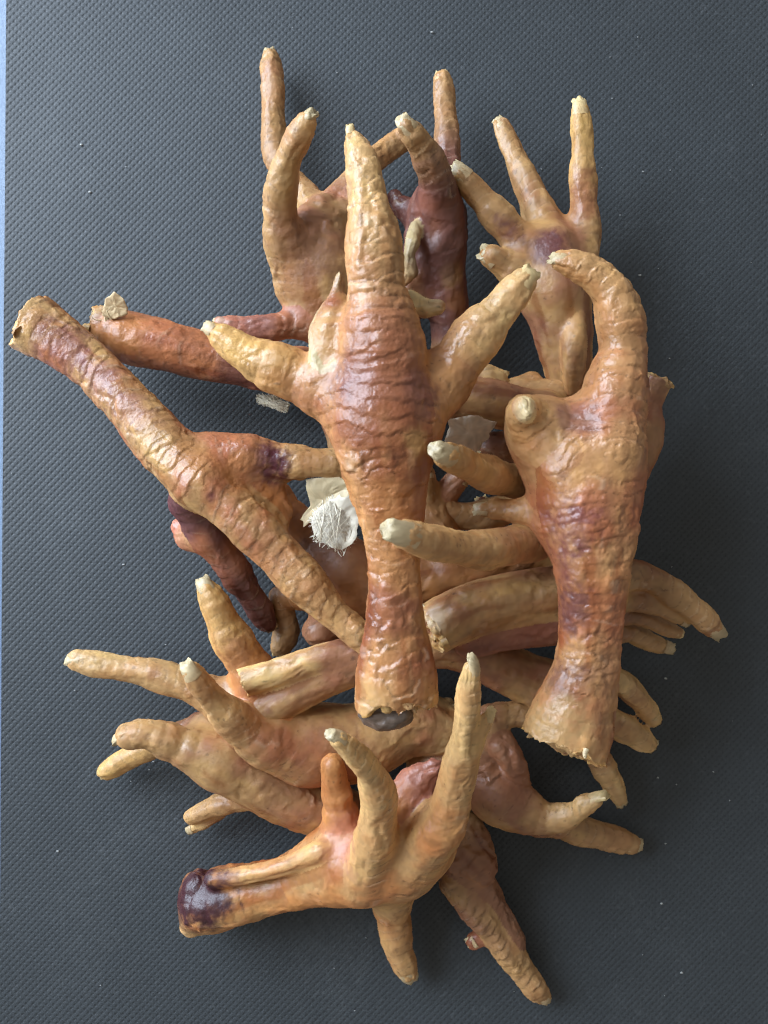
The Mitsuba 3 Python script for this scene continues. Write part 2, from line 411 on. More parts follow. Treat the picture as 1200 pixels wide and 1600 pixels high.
def tube(path, rad, sides=5):
    path = np.asarray(path, float); k = len(path)
    tg = np.gradient(path, axis=0); tg /= np.linalg.norm(tg, axis=1, keepdims=True) + 1e-12
    a = np.cross(tg, [0.31, 0.52, 0.8]); a /= np.linalg.norm(a, axis=1, keepdims=True) + 1e-12
    b = np.cross(tg, a)
    th = np.arange(sides) * 2 * math.pi / sides
    v = (path[:, None] + np.asarray(rad)[:, None, None] * (np.cos(th)[None, :, None] * a[:, None] + np.sin(th)[None, :, None] * b[:, None])).reshape(-1, 3)
    i, j = np.meshgrid(np.arange(k - 1), np.arange(sides), indexing='ij')
    p, q = i * sides + j, i * sides + (j + 1) % sides
    return v, np.vstack([np.stack([p, q, q + sides], -1).reshape(-1, 3), np.stack([p, q + sides, p + sides], -1).reshape(-1, 3)])


def shreds(c, seed, count=16):
    """Torn scraps of skin and sinew round the cut end of a shank."""
    rng = np.random.default_rng(seed + 900)
    p0, nr, r = c.cut
    a = np.cross(nr, [0.2, 0.3, 0.9]); a /= np.linalg.norm(a); b = np.cross(nr, a)
    V, Fc, Cc, at = [], [], [], 0
    for _ in range(count):
        th, q = rng.random() * 2 * math.pi, r * rng.uniform(0.35, 0.95)
        st = p0 + q * (math.cos(th) * a + math.sin(th) * b) - nr * r * 0.22
        d = nr + 0.7 * (math.cos(th) * a + math.sin(th) * b) * rng.uniform(-0.5, 1.2); d /= np.linalg.norm(d)
        L = r * rng.uniform(0.06, 0.30)
        bend = rng.normal(0, 0.25, 3) * L
        t = np.linspace(0, 1, 6)[:, None]
        path = st + d * L * t + bend * t * t
        w = rng.uniform(0.0005, 0.0014) * np.array([1.5, 1.4, 1.3, 1.25, 1.0, 0.35])
        v, f = tube(path, w, 6)
        v += 0.0005 * (meshkit.noise(v * 1500, seed)[:, None] - 0.5)
        if v[:, 2].min() < 0.0004:
            continue
        tone = [CREAM, PALE, YELLOW, TAN][rng.integers(4)]
        V.append(v); Fc.append(f + at); at += len(v)
        Cc.append(np.tile(tone, (len(v), 1)) * rng.uniform(0.7, 1.0, (len(v), 1)))
    return np.vstack(V), np.vstack(Fc), np.vstack(Cc)


FEET = []


def foot(label, chains, up=(0, 0, 1), base=TAN, dark=RED, tip=PALE, spots=(), h=0.00060, bone=None, amount=0.28, folds=()):
    FEET.append(dict(label=label, chains=[Chain(foot_up=up, **c) for c in chains], up=up, base=base, dark=dark, tip=tip, spots=spots, h=h, bone=bone, amount=amount, folds=folds))


def C(name, *nodes, **kw):
    return dict(name=name, nodes=nodes, **kw)


#@@FEET
# 1. the foot on top of the pile, seen from above
foot('large reddish brown dried foot on top in the middle, its broken shank end pointing down', [
    C('shank', (620, 1104, 57, 66), (620, 1062, 58, 66), (619, 1005, 60, 52), (616, 945, 61, 44), (615, 880, 62, 43), (611, 820, 63, 51), (606, 765, 64, 62), (601, 705, 65, 76), (597, 645, 65, 80), flat=1.2, cut=(0, 0, 0.15), scute=1.2),
    C('toe', (597, 650, 65, 78), (597, 580, 66, 74), (595, 520, 67, 65), (588, 450, 68, 52), (585, 400, 68, 47), (580, 340, 68, 40), (574, 290, 67, 33), (565, 250, 66, 26), (556, 224, 65, 18), flat=1.15, claw=0.2, scute=1.2, period=0.0046, tip=PALE),
    C('toe', (575, 650, 63, 66), (525, 610, 61, 56), (470, 590, 60, 47), (412, 566, 60, 38), (367, 541, 60, 28), (330, 515, 60, 14), flat=1.1, claw=0.4, scute=0.4, tip=YELLOW * 1.05),
    C('toe', (640, 645, 62, 60), (690, 595, 60, 50), (740, 530, 61, 42), (783, 482, 62, 32), (818, 440, 63, 22), flat=1.1, claw=1.0, scute=0.4, tip=PALE),
    C('tendon', (650, 1010, 60, 15), (645, 940, 62, 13), (640, 880, 64, 13), (636, 820, 65, 16), (650, 730, 66, 16), scute=0.2, k=0.0022, tint=RED * 1.25, wrinkle=0.3),
    C('palm', (655, 700, 66, 22), (664, 668, 66, 24), (655, 640, 66, 18), scute=0.2, k=0.004, wrinkle=0.5),
    C('torn_skin', (531, 475, 61, 20), (518, 522, 63, 34), (516, 560, 63, 28), tint=TAN * 0.95, scute=0, k=0.0022, wrinkle=0.5),
    C('torn_skin', (530, 430, 62, 6), (521, 468, 62, 9), (503, 495, 63, 11), (489, 525, 64, 10), (490, 560, 66, 9), (507, 584, 67, 9), (526, 568, 68, 6), tint=CREAM * 0.6, scute=0, k=0.0016, wrinkle=1.5, lump=1.1),
    C('torn_skin', (640, 470, 58, 18), (665, 482, 57, 17), (684, 480, 57, 14), tint=CREAM * 0.9, scute=0, k=0.001),
], base=np.array([0.40, 0.190, 0.076]), dark=RED * 0.9, spots=[(555, 590, 74, 55, PLUM, 0.75), (655, 610, 72, 48, PLUM, 0.7), (600, 540, 76, 70, RED, 0.7), (600, 640, 76, 70, RED, 0.5), (620, 880, 70, 60, ORANGE, 0.5), (605, 790, 72, 60, ORANGE, 0.5), (650, 690, 72, 26, YELLOW, 0.5)],
    bone=(603, 1113, 57, 36, np.array([0.10, 0.068, 0.048])), amount=0.8,
    folds=[(600, 500, 72, 110, 0.1, 1, 3.0, 0.45, 0.3), (598, 680, 72, 135, -0.12, 1, 3.6, 0.58, 0.5), (608, 930, 66, 150, -0.25, -1, 5.2, 0.38, 1.4), (585, 330, 70, 90, 0.1, 1, 5.5, 0.25, 0.3)])

# 2. the foot on the right
foot('tan and purple dried foot on the right, longest toe bent over at the top', [
    C('shank', (880, 1168, 47, 73), (897, 1110, 48, 65), (914, 1050, 49, 55), (920, 1000, 50, 50), (923, 950, 51, 51), (925, 900, 52, 59), (925, 850, 52, 68), (924, 800, 52, 76), (923, 745, 51, 81), flat=1.2, cut=(-0.2, -0.1, 0.2)),
    C('palm', (922, 745, 51, 81), (917, 705, 48, 74), (930, 665, 46, 58), flat=1.5),
    C('palm', (836, 676, 50, 44), (862, 738, 49, 46), (890, 800, 49, 52), k=0.006, flat=1.4),
    C('palm', (893, 722, 57, 26), (880, 736, 57, 20), k=0.005),
    C('pad', (819, 634, 63, 11), (824, 646, 64, 10), scute=0, k=0.002, tint=CREAM * 0.8),
    C('toe', (954, 700, 54, 58), (962, 605, 53, 51), (972, 550, 52, 43), (969, 500, 53, 39), (957, 460, 54, 36), (928, 428, 55, 29), (895, 412, 56, 21), (876, 407, 56, 16), claw=0.6, scute=1.2, period=0.0040),
    C('toe', (905, 705, 49, 66), (862, 676, 52, 54), (838, 664, 54, 44), (820, 648, 57, 33), claw=0, scute=0.5, tip=TAN, k=0.007, flat=1.25),
    C('toe', (885, 838, 50, 36), (850, 815, 48, 28), (810, 800, 46, 23), (775, 795, 45, 20), (757, 796, 45, 14), claw=0.8, scute=0.4, k=0.003),
], up=(0.85, 0.1, 0.5), base=np.array([0.43, 0.215, 0.095]), dark=RED * 1.25, tip=TAN * 1.08, spots=[(875, 820, 64, 62, PURPLE * 1.7, 0.72), (860, 760, 64, 40, PLUM, 0.5), (862, 890, 60, 46, PURPLE * 1.8, 0.6), (872, 960, 58, 50, PLUM, 0.75), (880, 720, 66, 34, RED, 0.6), (885, 960, 60, 45, PLUM, 0.55), (865, 1050, 56, 46, PLUM, 0.7), (945, 980, 62, 30, RED, 0.6), (905, 655, 58, 40, PLUM * 1.2, 0.6), (860, 1140, 56, 60, PALE, 0.7), (806, 622, 70, 18, RED, 0.7), (818, 634, 72, 11, CREAM, 0.9), (955, 1050, 58, 34, BROWN, 0.5)], amount=0.85,
    folds=[(890, 830, 62, 90, 0.2, 1, 1.9, 0.30, 0.4), (890, 990, 58, 100, 0.3, 1, 2.2, 0.28, 0.3), (860, 690, 66, 75, 0.6, 1, 2.4, 0.35, 0.4), (985, 620, 60, 120, 0, 1, 3.4, 0.42, 0.4), (985, 800, 60, 110, 0, 1, 4.2, 0.42, 0.4)])

# 3. the long foot on the left
foot('long glossy brown foot reaching from the far left edge down under the middle foot', [
    C('shank', (45, 503, 32, 50), (92, 532, 33, 42), (140, 568, 34, 38), (195, 625, 36, 40), (256, 697, 39, 46), (312, 752, 42, 43), flat=1.1, cut=(0, 0, 0.1), period=0.0044, scute=1.3),
    C('toe', (316, 756, 42, 42), (374, 806, 42, 39), (430, 860, 41, 41), (480, 915, 41, 35), (525, 960, 40, 30), (560, 992, 40, 26), (582, 1014, 39, 20), claw=0.5, period=0.0042, scute=1.2, tip=TAN),
    C('palm', (342, 724, 37, 42), (396, 752, 37, 38), (438, 795, 36, 22), scute=0, k=0.007, tint=ORANGE * 0.85, flat=1.6),
    C('toe', (335, 718, 38, 40), (390, 713, 39, 34), (450, 722, 39, 30), (500, 724, 40, 27), (545, 724, 40, 24), claw=0, tip=TAN * 0.9),
    C('toe', (295, 785, 34, 36), (340, 855, 28, 30), (378, 910, 23, 26), (405, 953, 19, 23), (417, 972, 18, 18), tint=PLUM * 0.8, tip=DARK * 1.1, claw=0.3, period=0.004),
    C('toe', (325, 835, 29, 28), (298, 838, 27, 25), (283, 824, 26, 16), claw=0.2, tip=PINK * 1.1, scute=0.3, k=0.002),
], base=TAN * 0.88, dark=RED * 1.1, spots=[(90, 525, 44, 60, PLUM * 1.5, 0.7), (150, 580, 44, 50, PLUM * 1.6, 0.65), (418, 722, 42, 40, PURPLE * 0.8, 1.0), (330, 775, 50, 16, PURPLE * 1.3, 0.75), (200, 635, 46, 44, PLUM * 1.7, 0.5), (375, 730, 48, 40, ORANGE, 0.7), (275, 780, 34, 36, PURPLE, 0.6), (300, 720, 50, 40, ORANGE, 0.4)], amount=0.42,
    folds=[(255, 725, 48, 85, 1, 0.95, 4.6, 0.36, 0.6), (400, 830, 48, 100, 0.8, 1, 4.0, 0.20, 0.6), (110, 550, 42, 80, 1, 0.7, 4.2, 0.3, 0.3)])

# 4. the foot at the bottom
foot('pale tan foot at the bottom with dark purple shank end and two toes reaching up', [
    C('shank', (312, 1390, 15, 30), (318, 1412, 14, 42), (350, 1404, 15, 48), (395, 1394, 16, 44), (445, 1382, 18, 41), (500, 1358, 21, 54), (545, 1342, 24, 68), period=0.006, scute=0.3),
    C('shank', (300, 1440, 12, 24), (340, 1425, 13, 28), k=0.003),
    C('palm', (540, 1346, 22, 62), (600, 1340, 23, 68), (655, 1318, 26, 60), scute=0.2),
    C('tendon', (335, 1374, 22, 17), (390, 1366, 25, 15), (450, 1352, 28, 16), (500, 1330, 32, 20), scute=0, k=0.0016, tint=TAN * 1.15, wrinkle=0.2),
    C('toe', (570, 1378, 32, 38), (586, 1308, 42, 35), (592, 1250, 50, 31), (578, 1208, 58, 27), (555, 1178, 64, 23), (528, 1155, 69, 17), claw=1.0, scute=1.3, up=(0.6, 0.6, 0.5), tip=PALE * 1.05, period=0.0034),
    C('toe', (632, 1358, 30, 50), (690, 1288, 43, 40), (713, 1225, 50, 33), (724, 1160, 58, 25), (731, 1100, 65, 22), (737, 1045, 71, 16), claw=1.4, scute=1.2, up=(0.9, 0, 0.3), tip=PALE, period=0.0034),
    C('toe', (718, 1215, 50, 20), (744, 1160, 56, 15), (763, 1120, 60, 10), claw=0.8, k=0.003, tint=PALE * 0.9, tip=PALE),
    C('toe', (608, 1370, 20, 44), (615, 1430, 13, 29), (622, 1480, 10, 26), (637, 1517, 8, 19), claw=0.9, tip=TAN),
    C('toe', (535, 1300, 26, 32), (527, 1240, 30, 26), (519, 1195, 35, 19), claw=0, tip=ORANGE, tint=ORANGE, scute=0.2),
    C('torn_skin', (622, 1262, 33, 34), (650, 1228, 34, 32), (680, 1204, 36, 20), tint=PINK * 0.8, scute=0, lump=1.6),
], base=TAN * 1.02, dark=ORANGE * 1.05, tip=PALE, spots=[(306, 1390, 22, 62, PURPLE * 0.45, 1.0), (318, 1412, 21, 50, PURPLE * 0.45, 1.0), (292, 1415, 16, 44, PURPLE * 0.5, 0.95), (300, 1450, 12, 24, PALE, 0.5), (545, 1310, 34, 50, PINK * 1.2, 0.6), (360, 1380, 26, 26, PLUM, 0.35)])

# 5. the pale cut shank under the first foot
foot('pale yellowish shank with a slanting clean cut end, lying across under the middle foot', [
    C('shank', (402, 1116, 29, 33), (450, 1090, 30, 31), (500, 1064, 30, 32), (560, 1034, 30, 37), (640, 1012, 28, 38), (720, 1010, 26, 38), (790, 1045, 23, 40), (860, 1080, 20, 44), cut=(-0.2, 0.05, 0.15), scute=0.2, tint=TAN * 0.8),
    C('tendon', (378, 1066, 33, 24), (440, 1048, 34, 24), (500, 1028, 34, 24), (560, 1016, 33, 24), cut=(-0.1, -0.1, 0.2), scute=0.1, k=0.0025, tint=PALE * 0.9),
    C('palm', (860, 1080, 20, 44), (915, 1115, 17, 42), scute=0.2),
    C('toe', (915, 1080, 16, 30), (950, 1060, 15, 25), (978, 1072, 13, 23), (1003, 1098, 11, 20), (1021, 1122, 10, 14), claw=0.3, k=0.002),
    C('toe', (915, 1120, 16, 32), (960, 1130, 14, 26), (990, 1148, 12, 23), (1010, 1160, 11, 17), claw=0.9, k=0.002),
    C('toe', (905, 1140, 14, 32), (932, 1180, 12, 22), (952, 1215, 10, 20), (967, 1246, 9, 14), claw=0.8, k=0.002),
], base=PALE * 0.80, dark=BROWN * 1.3, spots=[(412, 1140, 38, 30, PURPLE * 1.5, 0.75), (480, 1075, 36, 40, BROWN * 1.3, 0.5), (985, 1085, 14, 25, RED, 0.5), (405, 1110, 38, 24, BROWN * 1.5, 0.5)])

# 6. the shank behind the second foot with toes to the right
foot('brownish foot behind the right one, bundle of four toes sticking out to the right', [
    C('shank', (672, 986, 40, 42), (715, 962, 40, 42), (765, 942, 39, 42), (870, 926, 36, 44), (930, 930, 33, 52), cut=(0, 0, 0.2), scute=0.2),
    C('palm', (735, 1000, 33, 30), (800, 982, 33, 36), (870, 968, 32, 42), tint=np.array([0.25, 0.10, 0.065]), scute=0.2),
    C('toe', (930, 905, 32, 40), (1000, 900, 32, 24), (1050, 925, 31, 24), (1092, 957, 29, 24), (1113, 979, 27, 18), claw=2.0, k=0.0015),
    C('toe', (930, 935, 30, 30), (1005, 938, 28, 19), (1045, 955, 27, 16), (1068, 969, 26, 12), claw=0.3, k=0.001),
    C('toe', (930, 955, 24, 26), (1000, 963, 22, 17), (1035, 979, 20, 15), (1058, 988, 19, 11), claw=0.4, k=0.001),
    C('toe', (930, 980, 18, 28), (985, 988, 15, 20), (1015, 1003, 13, 19), (1041, 1011, 13, 13), claw=0.5, k=0.001),
], base=TAN * 0.82, dark=BROWN * 1.2, tip=TAN * 0.95, spots=[(1112, 985, 28, 22, RED * 0.9, 0.6), (695, 945, 48, 14, DARK, 0.6), (775, 922, 48, 16, BROWN, 0.6), (1040, 1010, 20, 14, RED, 0.5), (680, 970, 46, 26, WHITE, 0.35)])

# 7. upper left
foot('brown foot at the top left with one thick curled toe and one thin straight toe', [
    C('shank', (575, 640, 24, 42), (550, 570, 26, 44), (525, 500, 28, 52), (505, 430, 30, 62), cut=(0, 0, 0), scute=0.2),
    C('palm', (505, 430, 30, 64), (498, 385, 30, 58), (510, 350, 30, 42), flat=1.1, scute=0.1, lump=2.2),
    C('toe', (470, 440, 32, 44), (446, 380, 38, 36), (437, 325, 44, 29), (446, 262, 50, 27), (464, 218, 55, 24), (478, 192, 58, 19), claw=0.9, tip=TAN, up=(-0.8, 0.2, 0.2)),
    C('toe', (505, 370, 24, 30), (485, 318, 18, 24), (455, 280, 14, 22), (432, 245, 12, 22), (429, 200, 11, 21), (427, 150, 10, 20), (423, 100, 9, 17), (422, 90, 9, 14), claw=0.7, tip=TAN * 0.85),
    C('toe', (505, 345, 24, 26), (530, 305, 21, 21), (570, 262, 18, 22), (612, 230, 15, 22), (640, 212, 14, 18), claw=0.3, tip=TAN * 0.95),
    C('toe', (545, 380, 26, 30), (560, 310, 28, 22), (556, 255, 30, 17), (549, 214, 32, 10), claw=1.4, tip=BROWN * 1.4),
    C('toe', (520, 505, 30, 30), (470, 506, 32, 26), (425, 512, 34, 24), (380, 512, 35, 19), (345, 505, 36, 12), claw=0.3, tip=PINK, tint=RED * 1.1),
], base=TAN * 0.82, dark=BROWN * 1.3, tip=TAN, amount=0.6, spots=[(470, 430, 40, 40, RED, 0.5), (500, 390, 44, 52, BROWN * 0.9, 0.75), (395, 508, 40, 40, PLUM, 0.5), (340, 500, 40, 18, WHITE, 0.4), (424, 110, 12, 20, RED, 0.5), (485, 330, 22, 20, PINK, 0.4)])

# 8. top centre
foot('dark purple brown foot behind the middle toe, with one straight toe at the top', [
    C('shank', (705, 560, 16, 34), (704, 500, 20, 34), (692, 440, 24, 38), (686, 380, 27, 38), cut=(0, 0, 0), scute=0.2),
    C('palm', (686, 385, 27, 38), (680, 325, 30, 38), (652, 420, 26, 24), (640, 470, 24, 30), scute=0.1, lump=2.6),
    C('toe', (690, 340, 26, 34), (699, 280, 22, 26), (699, 225, 19, 22), (694, 170, 17, 20), (691, 125, 16, 16), claw=0.5, tip=TAN * 0.95),
    C('toe', (688, 325, 32, 34), (682, 278, 40, 30), (662, 235, 46, 26), (645, 210, 50, 23), (636, 198, 52, 18), claw=0.4, tip=TAN * 0.9),
    C('toe', (655, 345, 26, 22), (628, 325, 25, 19), (616, 308, 24, 14), claw=0, tint=DARK, tip=DARK),
    C('torn_skin', (648, 352, 34, 9), (644, 378, 36, 14), (638, 398, 36, 10), (642, 425, 34, 12), (632, 440, 32, 8), tint=CREAM * 0.62, scute=0, k=0.001),
], base=np.array([0.16, 0.062, 0.046]), dark=DARK * 0.9, amount=0.7, spots=[(672, 360, 40, 34, RED * 0.9, 0.6), (712, 430, 30, 26, TAN * 0.7, 0.7), (650, 470, 34, 40, TAN * 0.7, 0.7), (660, 320, 38, 26, PINK * 0.8, 0.6), (700, 400, 34, 38, DARK * 0.8, 0.7), (715, 470, 28, 22, ORANGE * 0.8, 0.5), (640, 450, 30, 28, ORANGE * 0.9, 0.5)])

# 9. top right
foot('tan foot at the top right with spread toes and a shiny purple knuckle', [
    C('shank', (896, 645, 20, 38), (889, 585, 23, 40), (880, 525, 26, 46), (868, 455, 28, 54), cut=(0, 0, 0), scute=0.2),
    C('palm', (868, 455, 28, 52), (862, 415, 29, 46), (862, 385, 30, 34), scute=0.1),
    C('toe', (866, 395, 27, 34), (848, 345, 24, 30), (825, 292, 21, 25), (802, 240, 19, 21), (783, 198, 18, 14), claw=0.7, tip=TAN * 0.95),
    C('toe', (900, 420, 26, 36), (915, 372, 26, 26), (912, 320, 27, 24), (909, 262, 28, 22), (908, 205, 29, 20), (906, 175, 30, 16), claw=1.2, tip=YELLOW),
    C('toe', (850, 425, 28, 38), (815, 382, 29, 31), (782, 342, 31, 28), (746, 302, 33, 24), (722, 274, 35, 19), claw=0.9, tip=TAN * 0.95),
    C('toe', (845, 455, 29, 34), (800, 425, 32, 26), (768, 402, 34, 21), claw=0.5, tip=TAN),
    C('tendon', (900, 495, 33, 14), (897, 530, 34, 22), (895, 575, 33, 20), (893, 610, 30, 14), tint=TAN * 1.15, scute=0.6, k=0.0012),
], base=TAN * 0.9, dark=BROWN * 1.3, spots=[(860, 378, 38, 36, PURPLE * 1.1, 0.85), (798, 355, 38, 28, PURPLE * 1.2, 0.8), (912, 300, 34, 44, RED * 1.05, 0.75), (840, 330, 32, 30, YELLOW, 0.4), (765, 405, 40, 16, RED, 0.5)])

# 10. left, behind the long one
foot('reddish shank with a tuft at its end, half hidden behind the long left foot', [
    C('shank', (148, 506, 20, 32), (200, 528, 21, 43), (260, 541, 21, 41), (320, 556, 20, 39), (390, 570, 19, 37), (470, 585, 18, 40), cut=(0, 0, 0), scute=1.0),
    C('palm', (470, 585, 18, 40), (540, 610, 18, 44), scute=0.2),
    C('toe', (540, 610, 18, 40), (590, 680, 18, 30), (620, 750, 18, 22), claw=0.5),
    C('toe', (540, 610, 18, 40), (620, 600, 16, 30), (690, 580, 14, 22), claw=0.5),
    C('toe', (530, 620, 18, 36), (540, 700, 16, 28), (560, 770, 14, 22), claw=0.5),
], base=RED * 1.3, dark=BROWN * 0.9, spots=[(180, 515, 30, 50, ORANGE * 1.2, 0.7), (330, 530, 30, 50, RED, 0.6), (380, 590, 24, 50, PLUM, 0.6)])

# 11. lower left, upper one
foot('brown foot at the lower left with three long toes spread to the left and up', [
    C('shank', (700, 1140, 12, 46), (630, 1130, 16, 56), (560, 1160, 20, 62), (490, 1160, 22, 58), cut=(0, 0, 0), scute=0.2),
    C('palm', (500, 1160, 22, 60), (440, 1145, 24, 50), scute=0.1),
    C('toe', (440, 1135, 22, 46), (345, 1092, 24, 38), (280, 1066, 24, 30), (222, 1050, 24, 26), (165, 1040, 24, 23), (122, 1032, 24, 19), claw=0.5, tip=PALE * 0.95, up=(0.2, 0.9, 0.4)),
    C('toe', (430, 1110, 25, 44), (385, 1035, 28, 36), (356, 988, 31, 31), (336, 945, 33, 25), (324, 922, 34, 18), claw=0.9, tip=YELLOW * 0.95, tint=ORANGE * 1.1),
    C('toe', (470, 1180, 26, 48), (400, 1152, 33, 40), (350, 1110, 41, 29), (316, 1073, 47, 22), (299, 1050, 50, 18), claw=0.5, tip=TAN),
], base=TAN * 0.85, dark=RED * 1.1, tip=TAN, spots=[(235, 1050, 30, 16, RED, 0.5), (372, 1020, 34, 30, RED * 1.1, 0.6), (520, 1180, 30, 60, RED * 0.9, 0.6), (435, 1165, 30, 20, PURPLE * 1.4, 0.4)])

# 12. lower left, lower one
foot('yellowish tan foot at the lower left, small hooked hind toe pointing left under its shank', [
    C('shank', (590, 1296, 12, 42), (525, 1272, 15, 44), (460, 1248, 19, 47), (400, 1216, 22, 49), (345, 1188, 25, 46), cut=(0, 0, 0), scute=0.2),
    C('toe', (340, 1186, 25, 45), (280, 1163, 28, 33), (235, 1148, 30, 26), (200, 1150, 30, 22), claw=0.5, tip=TAN * 0.95, up=(0.3, 0.9, 0.3)),
    C('toe', (330, 1130, 20, 26), (285, 1145, 16, 21), (240, 1167, 13, 20), (200, 1186, 11, 19), (168, 1204, 9, 16), claw=0.5, tip=YELLOW),
    C('toe', (415, 1235, 18, 30), (365, 1250, 15, 21), (330, 1262, 13, 18), (300, 1276, 11, 13), claw=0, tip=TAN, k=0.003),
    C('toe', (345, 1268, 11, 13), (318, 1285, 9, 11), (300, 1295, 8, 8), claw=0.5, tip=PALE, k=0.0015),
], base=TAN * 0.80, dark=BROWN * 1.25, tip=TAN, spots=[(222, 1155, 36, 16, BROWN, 0.6), (440, 1220, 28, 50, BROWN, 0.5), (305, 1150, 34, 24, YELLOW * 0.8, 0.5)])

# 13. lower right
foot('tan foot at the lower right with two toes reaching right and a pink bruised palm', [
    C('shank', (650, 1190, 8, 42), (700, 1200, 12, 46), (755, 1215, 16, 46), cut=(0, 0, 0), scute=0.2),
    C('palm', (744, 1160, 16, 30), (758, 1212, 17, 40), (788, 1250, 19, 38), tint=TAN * 0.72, scute=0.6, lump=2.2),
    C('palm', (770, 1145, 24, 16), (796, 1178, 25, 20), (812, 1215, 22, 14), tint=RED * 0.95, scute=0.5, k=0.002, lump=2),
    C('toe', (785, 1248, 20, 46), (840, 1276, 22, 31), (885, 1276, 25, 22), (915, 1256, 29, 19), (930, 1250, 31, 14), claw=1.6, tip=PALE, up=(0, 0.8, 0.5)),
    C('toe', (800, 1262, 14, 36), (880, 1292, 9, 24), (940, 1306, 7, 23), (985, 1318, 6, 17), claw=0.9, tip=TAN * 0.85),
    C('toe', (745, 1165, 20, 30), (765, 1122, 24, 22), (830, 1112, 22, 22), (880, 1112, 18, 20), claw=0.3, tip=TAN * 0.9),
], base=TAN * 0.9, dark=BROWN * 1.2, amount=0.7, spots=[(800, 1225, 26, 34, RED * 0.8, 0.6), (745, 1230, 26, 40, BROWN, 0.5)])

# 14. bottom right
foot('rough tan foot at the bottom right with a frayed tip and a small red spur', [
    C('shank', (690, 1285, 10, 46), (722, 1322, 12, 46), (745, 1350, 13, 36), cut=(0, 0, 0), tint=BROWN * 1.15, scute=0.2, lump=2.0),
    C('toe', (704, 1384, 14, 20), (738, 1410, 13, 24), (778, 1462, 10, 25), (812, 1510, 8, 23), (836, 1542, 7, 18), (849, 1558, 6, 12), claw=0.7, tip=TAN * 0.95, lump=1.6),
    C('toe', (755, 1385, 12, 24), (783, 1425, 10, 21), (806, 1470, 9, 19), claw=0, tint=BROWN * 1.2, tip=BROWN, lump=1.6, k=0.0015),
    C('toe', (775, 1448, 9, 18), (750, 1464, 8, 16), (740, 1470, 8, 14), claw=0.1, tint=PINK * 0.8, tip=RED, scute=0, k=0.002),
], base=TAN * 0.85, dark=BROWN * 1.1, tip=TAN, amount=1.3, spots=[(752, 1440, 8, 20, RED * 0.6, 0.7)])

# 15. under the second foot, toes curling out to the left
foot('foot half under the right one, two curled toes with cream nails reaching the middle', [
    C('shank', (1029, 590, 30, 25), (1008, 630, 28, 26), (994, 686, 29, 43), (962, 740, 29, 46), (925, 785, 29, 48), cut=(0, 0, 0), tint=RED * 0.9, scute=0.2),
    C('palm', (925, 785, 29, 48), (890, 790, 29, 44), scute=0.2),
    C('toe', (895, 775, 29, 42), (835, 756, 33, 32), (780, 745, 44, 31), (735, 729, 57, 28), (696, 710, 69, 23), claw=2.0, tip=TAN * 1.05, scute=0.5, period=0.006),
    C('toe', (895, 800, 29, 44), (852, 836, 38, 35), (800, 852, 50, 34), (740, 859, 62, 32), (680, 849, 73, 31), (636, 836, 80, 27), claw=2.6, tip=TAN * 1.08, scute=0.5, period=0.006),
], base=TAN * 0.95, dark=BROWN * 1.4, tip=TAN * 1.05, spots=[(1032, 588, 34, 34, PLUM * 1.3, 0.6), (1015, 690, 34, 40, TAN, 0.5)])

# 16. in the gap between the first two
foot('tan shank deep between the middle and right feet, only a short stretch showing', [
    C('shank', (660, 630, 34, 34), (720, 624, 36, 35), (780, 634, 36, 37), (850, 650, 33, 36), cut=(0, 0, 0.2), scute=0.3),
    C('palm', (850, 650, 33, 36), (890, 690, 28, 40), scute=0.2),
    C('toe', (735, 600, 32, 18), (762, 588, 34, 19), (780, 590, 34, 15), claw=0.3, tip=PALE * 0.95, k=0.002),
    C('toe', (880, 700, 26, 36), (815, 704, 27, 28), (768, 696, 28, 23), claw=0.2, tint=BROWN, tip=BROWN * 0.9),
    C('toe', (870, 620, 26, 30), (800, 610, 24, 22), (830, 600, 22, 22), claw=0, tip=TAN),
    C('toe', (880, 730, 22, 34), (800, 790, 22, 27), (730, 806, 24, 24), (680, 795, 26, 19), claw=0.4, tip=TAN * 0.8),
], base=TAN * 0.9, dark=BROWN * 1.2, spots=[(775, 690, 34, 22, PLUM, 0.4)])

# 17. the lowest layer
foot('brown foot at the bottom of the pile under the middle foot, mostly hidden in shadow', [
    C('shank', (870, 862, 16, 42), (780, 885, 18, 44), (690, 905, 19, 46), (600, 915, 19, 50), cut=(0, 0, 0), scute=0.2),
    C('palm', (600, 915, 19, 50), (540, 890, 20, 52), scute=0.2),
    C('toe', (540, 890, 20, 48), (490, 850, 20, 40), (445, 800, 19, 32), (420, 765, 19, 26), claw=0.4, tint=BROWN * 1.1, tip=ORANGE),
    C('toe', (530, 905, 19, 44), (470, 930, 16, 28), (440, 935, 14, 22), (448, 985, 12, 22), (440, 1010, 12, 18), claw=0.4, tip=TAN * 0.8),
    C('toe', (545, 925, 18, 40), (525, 970, 20, 30), (500, 985, 22, 28), claw=0.0, tip=BROWN * 1.3),
    C('toe', (700, 890, 18, 34), (690, 830, 22, 24), (695, 780, 24, 23), (720, 745, 26, 20), claw=0.3, tip=BROWN * 1.6),
    C('toe', (720, 900, 18, 34), (700, 840, 26, 26), (668, 790, 28, 22), (664, 740, 30, 17), claw=0.3, tip=TAN * 0.8),
    C('toe', (780, 870, 18, 30), (765, 820, 18, 23), (755, 790, 18, 16), claw=0.2, tip=BROWN * 1.5),
], base=ORANGE * 0.75, dark=BROWN)
#@@END


def build(i):
    o = FEET[i]
    o['h'] = 0.00044 if i in (0, 1, 2, 3) else 0.00056
    v, f = mesh_chains(o['chains'], o['h'])
    v2, col, who, cut = dress(v, f, o['chains'], o['up'], o['base'], o['dark'], o['tip'], o['spots'], 100 + i * 57, o['amount'], o['folds'])
    return v2, f, vertex_normals(v2, f), col, who, cut


with ThreadPoolExecutor(4) as pool:
    BUILT = list(pool.map(build, range(len(FEET))))

